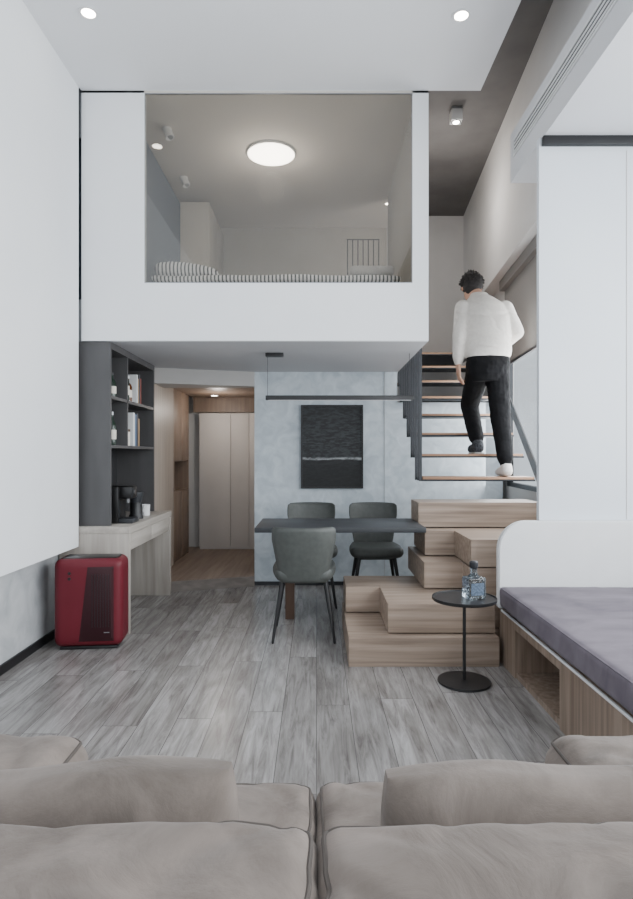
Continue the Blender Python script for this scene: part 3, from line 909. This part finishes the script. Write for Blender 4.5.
for i in range(len(pts)):
    j = (i + 1) % len(pts); T.faces.new((a[i], a[j], b[j], b[i]))
bm = NB(); merge(bm, T)
obj('stringer', bm, M['darksteel'], t, world=True)

# ================================================================== DAYBED
t = thing('daybed_base', 'oak window bench base with an open niche and white edge', 'bench', (1.8, 1.4, 0))
bm = NB()
box(bm, 1.11, 2.59, -1.2, 3.643, 0.27, 0.33)
box(bm, 1.11, 2.59, 3.36, 3.643, 0, 0.27)
box(bm, 1.11, 2.59, -1.2, 2.74, 0, 0.27)
box(bm, 1.62, 2.59, 2.74, 3.36, 0, 0.27)
box(bm, 1.12, 1.62, 2.74, 3.36, 0, 0.03)
obj('box_base', bm, M['bench'], t, world=True)
obj('edge_trim', box(NB(), 1.099, 1.11, -1.2, 3.58, 0.318, 0.330, 0.002), M['c_white'], t, world=True)
rim = []
bm = cushion(NB(), (1.822, 1.178, 0.408), (1.480, 4.79, 0.126), 0.030, 44, crown=(0, 0, 0.006), wr=0.003, wf=4, loop=rim)
mt = solo('bench_mattress', bm, M['velvet'], 'mauve grey velvet mattress pad on the window bench', 'mattress', (1.83, 1.18, 0.340))
obj('piping', rope(NB(), rim, 0.004), M['velvet'], mt, world=True)
pts = [(1.09, 0.332)]
for k in range(11):
    a = PI - k * PI / 20
    pts.append((1.09 + 0.17 + 0.17 * math.cos(a), 0.854 - 0.17 + 0.17 * math.sin(a)))
pts += [(2.59, 0.854), (2.59, 0.332)]
bm = prism(NB(), pts, -3.64, -3.585, 0.006, Matrix.Rotation(PI / 2, 4, 'X'))
solo('headboard', bm, M['c_white'], 'white bench backboard with a rounded corner below the white column', 'headboard', (1.8, 3.61, 0.332))

t = thing('side_table', 'small round black side table with a slim stem beside the bench', 'side table', (0.813, 3.30, 0))
obj('base', lathe(NB(), [(0, 0), (0.142, 0), (0.145, 0.004), (0.143, 0.012), (0.02, 0.016), (0, 0.016)], seg=40), M['black'], t)
obj('stem', tube(NB(), (0, 0, 0.014), (0, 0, 0.456), 0.009), M['black'], t)
obj('tabletop', lathe(NB(), [(0, 0.452), (0.172, 0.452), (0.175, 0.456), (0.175, 0.470), (0.171, 0.470), (0.169, 0.464), (0, 0.464)], seg=48), M['black'], t)
t = thing('decanter', 'square smoky glass bottle with a blue label on the round side table', 'bottle', (0.865, 3.30, 0.4645), 0.25)
bm = NB(); box(bm, -0.054, 0.054, -0.042, 0.042, 0, 0.118, 0.012, 3)
lathe(bm, [(0, 0.112), (0.038, 0.116), (0.020, 0.132), (0.018, 0.155), (0.022, 0.158), (0.022, 0.162), (0, 0.162)], seg=24)
obj('glass_body', bm, M['glass'], t)
obj('paper_label', box(NB(), -0.038, 0.038, -0.0438, -0.0422, 0.022, 0.088), M['blue_label'], t)
obj('stopper', lathe(NB(), [(0, 0.162), (0.018, 0.162), (0.024, 0.172), (0.024, 0.196), (0.016, 0.203), (0, 0.203)], seg=20), M['darksteel'], t)

# ================================================================== SOFA
t = thing('sofa', 'taupe suede two seat sofa in the foreground seen from behind', 'sofa', (0, 0.9, 0))
obj('base', box(NB(), -0.79, 0.79, 0.42, 1.40, 0.07, 0.28, 0.02), M['sofa'], t, world=True)
obj('back_frame', cushion(NB(), (0, 0.37, 0.42), (1.58, 0.10, 0.70), 0.04, 10), M['sofa'], t, world=True)
for s in (-1, 1):
    rim = []
    c = obj('back_cushion', cushion(NB(), (s * 0.2545, 0.53, 0.620), (0.512, 0.245, 0.480), 0.030, 64, crown=(0.004, 0.008, 0.012), wr=0.0065, wf=6, seed=s * 3.1, loop=rim), M['sofa'], t, world=True)
    obj('piping', rope(NB(), rim, 0.0030), M['seam'], c, world=True)
    rim = []
    c = obj('seat_cushion', cushion(NB(), (s * 0.2545, 1.075, 0.375), (0.510, 0.79, 0.18), 0.046, 48, crown=(0.004, 0.01, 0.014), wr=0.007, wf=6, seed=s * 5.7, loop=rim), M['sofa'], t, world=True)
    obj('piping', rope(NB(), rim, 0.0038), M['seam'], c, world=True)
    rim = []
    c = obj('armrest', cushion(NB(), (s * 0.658, 0.93, 0.342), (0.295, 0.95, 0.555), 0.072, 48, crown=(0, 0.008, 0.010), wr=0.007, wf=6, seed=s * 8.3, loop=rim), M['sofa'], t, world=True)
    obj('piping', rope(NB(), rim, 0.0038), M['seam'], c, world=True)
    for y in (0.5, 1.32):
        obj('leg', tube(NB(), (s * 0.7, y, 0), (s * 0.68, y, 0.075), 0.016, 0.022), M['black'], t, world=True)
for s, lab in ((-1, 'taupe suede lumbar pillow leaning on the left back cushion of the sofa'), (1, 'taupe suede lumbar pillow leaning on the right back cushion of the sofa')):
    x = -0.372 if s < 0 else 0.358
    tilt = -0.052 if s < 0 else 0.014
    bm = plump_pillow(NB(), (x, 0.776, 0.643), 0.55, 0.380, 0.155, seed=s * 12.3, mx=Matrix.Rotation(-0.10, 4, 'X') @ Matrix.Rotation(tilt, 4, 'Y'))
    solo('lumbar_pillow', bm, M['sofa'], lab, 'pillow', (x, 0.776, 0.46))

# ================================================================== PERSON
def remeshed(name, bm, vox, it, m, parent, fn=None):
    me = bpy.data.meshes.new(name); bmesh.ops.recalc_face_normals(bm, faces=bm.faces); bm.to_mesh(me); bm.free()
    tmp = bpy.data.objects.new('tmp_build', me); COL.objects.link(tmp)
    r = tmp.modifiers.new('r', 'REMESH'); r.mode = 'VOXEL'; r.voxel_size = vox
    s = tmp.modifiers.new('s', 'SMOOTH'); s.factor = 0.5; s.iterations = it
    dg = bpy.context.evaluated_depsgraph_get()
    new = bpy.data.meshes.new_from_object(tmp.evaluated_get(dg))
    bpy.data.objects.remove(tmp)
    nb = bmesh.new(); nb.from_mesh(new); bpy.data.meshes.remove(new); bpy.data.meshes.remove(me)
    if fn:
        for v in nb.verts:
            v.co = fn(v.co)
    return obj(name, nb, m, parent, world=True)

def hand(bm, wrist, fwd, palm_n, thumb_side, curl=0.5, s=1.0):
    f = Vector(fwd).normalized(); n = Vector(palm_n).normalized(); n = (n - f * n.dot(f)).normalized()
    side = Vector(thumb_side); side = (side - f * side.dot(f) - n * side.dot(n)).normalized()
    w = Vector(wrist)
    for k in range(4):
        off = side * ((0.027 - 0.018 * k) * s)
        tcap(bm, w + off * 0.7 + f * 0.01, w + off + f * 0.085 * s, 0.013 * s, 0.0115 * s, 10)
        L = (0.040, 0.045, 0.042, 0.033)[k] * s
        p0 = w + off + f * 0.085 * s
        d1 = (f + n * 0.35 * curl).normalized(); d2 = (f + n * 1.1 * curl).normalized(); d3 = (f + n * 2.0 * curl).normalized()
        p1 = p0 + d1 * L; p2 = p1 + d2 * L * 0.65; p3 = p2 + d3 * L * 0.5
        tcap(bm, p0, p1, 0.0090 * s, 0.0085 * s, 10); tcap(bm, p1, p2, 0.0085 * s, 0.008 * s, 10); tcap(bm, p2, p3, 0.008 * s, 0.007 * s, 10)
    p0 = w + side * 0.022 * s + f * 0.025 * s
    p1 = p0 + (side * 0.8 + f * 0.7 + n * 0.3).normalized() * 0.042 * s
    p2 = p1 + (side * 0.35 + f * 0.9 + n * 0.3).normalized() * 0.034 * s
    p3 = p2 + (f + n * 0.3).normalized() * 0.024 * s
    tcap(bm, p0, p1, 0.014 * s, 0.011 * s, 10); tcap(bm, p1, p2, 0.011 * s, 0.0095 * s, 10); tcap(bm, p2, p3, 0.0095 * s, 0.008 * s, 10)

P = thing('person', 'person in a white sweater and black trousers climbing the stairs, seen from behind', 'person', (1.43, 4.8, 1.08))
Lh, Lk, La = (1.310, 4.86, 1.93), (1.315, 5.155, 1.675), (1.33, 4.955, 1.345)
Rh, Rk, Ra = (1.460, 4.85, 1.93), (1.478, 4.825, 1.555), (1.485, 4.70, 1.165)
LS, LE, LW = (1.195, 4.895, 2.450), (1.155, 4.845, 2.20), (1.155, 4.885, 1.995)
RS, RE, RW = (1.540, 4.900, 2.445), (1.628, 4.87, 2.245), (1.590, 5.07, 2.19)
HC = Vector((1.298, 5.030, 2.652))
HR = Matrix.Rotation(-0.50, 3, 'X') @ Matrix.Rotation(0.08, 3, 'Y')
def H(x, y, z):
    return HC + HR @ Vector((x, y, z))
bm = NB()
loft(bm, [((1.385, 4.855, 1.90), .10, .07), ((1.385, 4.855, 2.0), .135, .085), ((1.385, 4.862, 2.12), .13, .085), ((1.378, 4.88, 2.28), .15, .095),
          ((1.372, 4.897, 2.40), .165, .095), ((1.368, 4.908, 2.47), .15, .08), ((1.352, 4.922, 2.52), .085, .07), ((1.335, 4.938, 2.55), .055, .058)])
tcap(bm, (1.338, 4.935, 2.52), (1.306, 4.990, 2.62), 0.057, 0.052)
ball(bm, H(0, -0.008, 0.02), (0.073, 0.090, 0.092), 3)
ball(bm, H(0, 0.022, -0.045), (0.056, 0.064, 0.070), 3)
tcap(bm, H(0, 0.082, 0.010), H(0, 0.102, -0.022), 0.008, 0.013, 10)
tcap(bm, H(-0.03, 0.076, 0.022), H(0.03, 0.076, 0.022), 0.010, 0.010, 10)
for s in (-1, 1):
    ball(bm, H(s * 0.076, -0.005, -0.008), (0.010, 0.020, 0.032), 2)
for A, B, Cc in ((LS, LE, LW), (RS, RE, RW)):
    tcap(bm, A, B, 0.046, 0.040); tcap(bm, B, Cc, 0.038, 0.028)
hand(bm, LW, (0.05, 0.12, -1), (1, 0.1, 0), (0, 1, 0), 0.55)
hand(bm, RW, (-0.05, 1, -0.15), (-0.1, 0, -1), (-1, 0, 0), 0.7)
for A, B, Cc in ((Lh, Lk, La), (Rh, Rk, Ra)):
    tcap(bm, A, B, 0.072, 0.052); tcap(bm, B, Cc, 0.050, 0.035)
def foot(bm, a, base, grow):
    x, y, z = a
    tcap(bm, (x, y, z), (x, y - 0.03, base + 0.034), 0.036 + grow, 0.034 + grow)
    tcap(bm, (x, y - 0.03, base + 0.034), (x + 0.004, y + 0.12, base + 0.030), 0.033 + grow, 0.034 + grow)
    tcap(bm, (x, y, z - 0.02), (x + 0.004, y + 0.12, base + 0.032), 0.034 + grow, 0.026 + grow)
    tcap(bm, (x - 0.014, y + 0.12, base + 0.028), (x - 0.01, y + 0.165, base + 0.024), 0.026 + grow, 0.020 + grow)
    tcap(bm, (x + 0.022, y + 0.12, base + 0.026), (x + 0.02, y + 0.145, base + 0.022), 0.024 + grow, 0.019 + grow)
foot(bm, La, 1.272, -0.004); foot(bm, Ra, 1.086, -0.003)
def keep(co):
    b = 1.264 if co.x < 1.41 else 1.0825
    return Vector((co.x, co.y, max(co.z, b)))
body = remeshed('body', bm, 0.0055, 3, M['skin'], P, keep)
for s in (-1, 1):
    e = obj('eye', ball(NB(), H(s * 0.030, 0.073, 0.006), 0.0115, 2), M['eye'], P, world=True)
    obj('iris', ball(NB(), H(s * 0.030, 0.0815, 0.006), (0.0055, 0.004, 0.0055), 2), M['iris'], e, world=True)
obj('mouth', ball(NB(), H(0, 0.081, -0.055), (0.023, 0.008, 0.007), 2), M['lip'], P, world=True)
bm = NB()
ball(bm, H(0, -0.018, 0.030), (0.090, 0.099, 0.099), 4)
ball(bm, H(0, -0.046, -0.022), (0.078, 0.064, 0.078), 3)
for i in range(220):
    a = random.uniform(0, 2 * PI); el = random.uniform(-0.4, 1.5)
    d = Vector((math.cos(a) * math.cos(el) * 0.088, math.sin(a) * math.cos(el) * 0.095, math.sin(el) * 0.097))
    if d.y > 0.05 and d.z < 0.06:
        continue
    p = Vector((0, -0.018, 0.030)) + d
    q = p + d.normalized() * random.uniform(0.002, 0.016) + Vector((random.uniform(-1, 1) * 0.012, random.uniform(-1, 0.4) * 0.012, random.uniform(-1, 0.3) * 0.018))
    tcap(bm, H(*p), H(*q), random.uniform(0.007, 0.011), 0.004, 8)
HRi = HR.inverted()
def hairfn(co):
    l = HRi @ (co - HC)
    if l.y > 0.035 and l.z < 0.052:
        l = l + Vector((0, -min(0.10, (l.y - 0.035) * 1.2), 0))
    return HC + HR @ l
remeshed('hair', bm, 0.004, 1, M['hair'], P, hairfn)
bm = NB()
loft(bm, [((1.385, 4.855, 2.035), .176, .132), ((1.385, 4.857, 2.055), .186, .142), ((1.386, 4.860, 2.10), .193, .148), ((1.384, 4.866, 2.18), .191, .144), ((1.380, 4.876, 2.28), .192, .138), ((1.372, 4.895, 2.40), .195, .130),
          ((1.368, 4.908, 2.475), .172, .113), ((1.352, 4.924, 2.53), .112, .088), ((1.340, 4.936, 2.560), .076, .074), ((1.336, 4.943, 2.578), .068, .068)])
for A, B, Cc in ((LS, LE, LW), (RS, RE, RW)):
    A, B, Cc = Vector(A), Vector(B), Vector(Cc)
    tcap(bm, A, B, 0.067, 0.056); tcap(bm, B, B.lerp(Cc, 0.78), 0.055, 0.049); tcap(bm, B.lerp(Cc, 0.8), B.lerp(Cc, 0.93), 0.041, 0.038)
def wrinkle(co):
    w = noise.noise(Vector((co.x * 5 + co.z * 2, co.y * 5, co.z * 6)))
    q = 1 - min(1, abs(noise.noise(Vector((co.x * 4 + co.z * 5 + 7, co.y * 4, co.z * 8)))) * 6)
    return co + Vector((0, -1, 0.1)) * (0.012 * w - 0.006 * q)
remeshed('sweater', bm, 0.007, 8, M['knit'], P, wrinkle)
bm = NB()
loft(bm, [((1.385, 4.85, 1.84), .125, .10), ((1.385, 4.85, 1.90), .170, .128), ((1.385, 4.85, 1.98), .177, .131), ((1.385, 4.857, 2.08), .165, .120)])
for A, B, Cc in ((Lh, Lk, La), (Rh, Rk, Ra)):
    A, B, Cc = Vector(A), Vector(B), Vector(Cc)
    tcap(bm, A, B, 0.098, 0.079); tcap(bm, B, B.lerp(Cc, 0.85), 0.078, 0.062); tcap(bm, B.lerp(Cc, 0.8), B.lerp(Cc, 0.95), 0.056, 0.048)
def wrinkle2(co):
    w = noise.fractal(co * 14.0, 0.9, 2.0, 3)
    return co + Vector((0.3, -1, 0)) * (0.006 * w)
remeshed('trousers', bm, 0.007, 3, M['trouser'], P, wrinkle2)
bm = NB(); foot(bm, La, 1.274, 0.012)
sh = remeshed('slipper', bm, 0.006, 2, M['shoe'], P, lambda co: Vector((co.x, co.y, min(1.375, max(co.z, 1.2625)))))
bm = NB()
prism(bm, [(1.29, 4.892), (1.31, 4.876), (1.35, 4.876), (1.37, 4.892), (1.387, 5.06), (1.377, 5.12), (1.335, 5.152), (1.298, 5.13), (1.283, 5.06)], 1.2605, 1.272, 0.003)
obj('sole', bm, M['sole'], sh, world=True)
bm = NB(); foot(bm, Ra, 1.088, 0.008)
remeshed('sock', bm, 0.006, 2, M['sock'], P, lambda co: Vector((co.x, co.y, max(co.z, 1.081))))

# ================================================================== LIGHT
def area(name, loc, rot, sx, sy, power, color):
    l = bpy.data.lights.new(name, 'AREA'); l.shape = 'RECTANGLE'; l.size = sx; l.size_y = sy; l.energy = power; l.color = color
    o = bpy.data.objects.new(name, l); COL.objects.link(o); o.location = loc; o.rotation_euler = rot
    return o
area('window_daylight', (2.58, 0.9, 1.9), (0, PI / 2, 0), 2.2, 4.6, 250, (0.93, 0.97, 1.0))
area('rear_fill_light', (0.2, -1.9, 2.2), (PI / 2, 0, 0), 3.4, 2.8, 36, (0.96, 0.98, 1.0))  # added fill from behind the camera; no window stands there
area('stair_window_daylight', (1.70, 4.85, 1.80), (0, PI / 2, 0.0789), 1.7, 2.0, 60, (0.94, 0.975, 1.0))
area('stair_shade_daylight', (2.02, 4.85, 2.1), (0, PI / 2, 0.0789), 1.6, 2.0, 50, (0.94, 0.975, 1.0))
def point(name, loc, power, color, r=0.06):
    l = bpy.data.lights.new(name, 'POINT'); l.energy = power; l.color = color; l.shadow_soft_size = r
    o = bpy.data.objects.new(name, l); COL.objects.link(o); o.location = loc
point('loft_lamp_light', (-0.38, 5.03, 3.50), 10, (1.0, 0.94, 0.87), 0.12)
point('corridor_light', (-1.1, 6.7, 1.75), 6.5, (1.0, 0.92, 0.84))
point('stair_spot_light', (1.21, 5.6, 3.60), 15, (1.0, 0.95, 0.90), 0.08)

w = bpy.data.worlds.new('World'); bpy.context.scene.world = w
w.use_nodes = True
bg = w.node_tree.nodes['Background']
bg.inputs[0].default_value = (0.83, 0.92, 1.0, 1)
bg.inputs[1].default_value = 1.05

# ================================================================== CAMERA
cam = bpy.data.cameras.new('camera')
co = bpy.data.objects.new('camera', cam); COL.objects.link(co)
co.location = (0, 0, 1.25); co.rotation_euler = (PI / 2, 0, 0)
cam.sensor_fit = 'VERTICAL'; cam.sensor_height = 36.0; cam.lens = 600.0 / 899.0 * 36.0
cam.shift_y = 5.5 / 899.0
cam.clip_start = 0.01
bpy.context.scene.camera = co
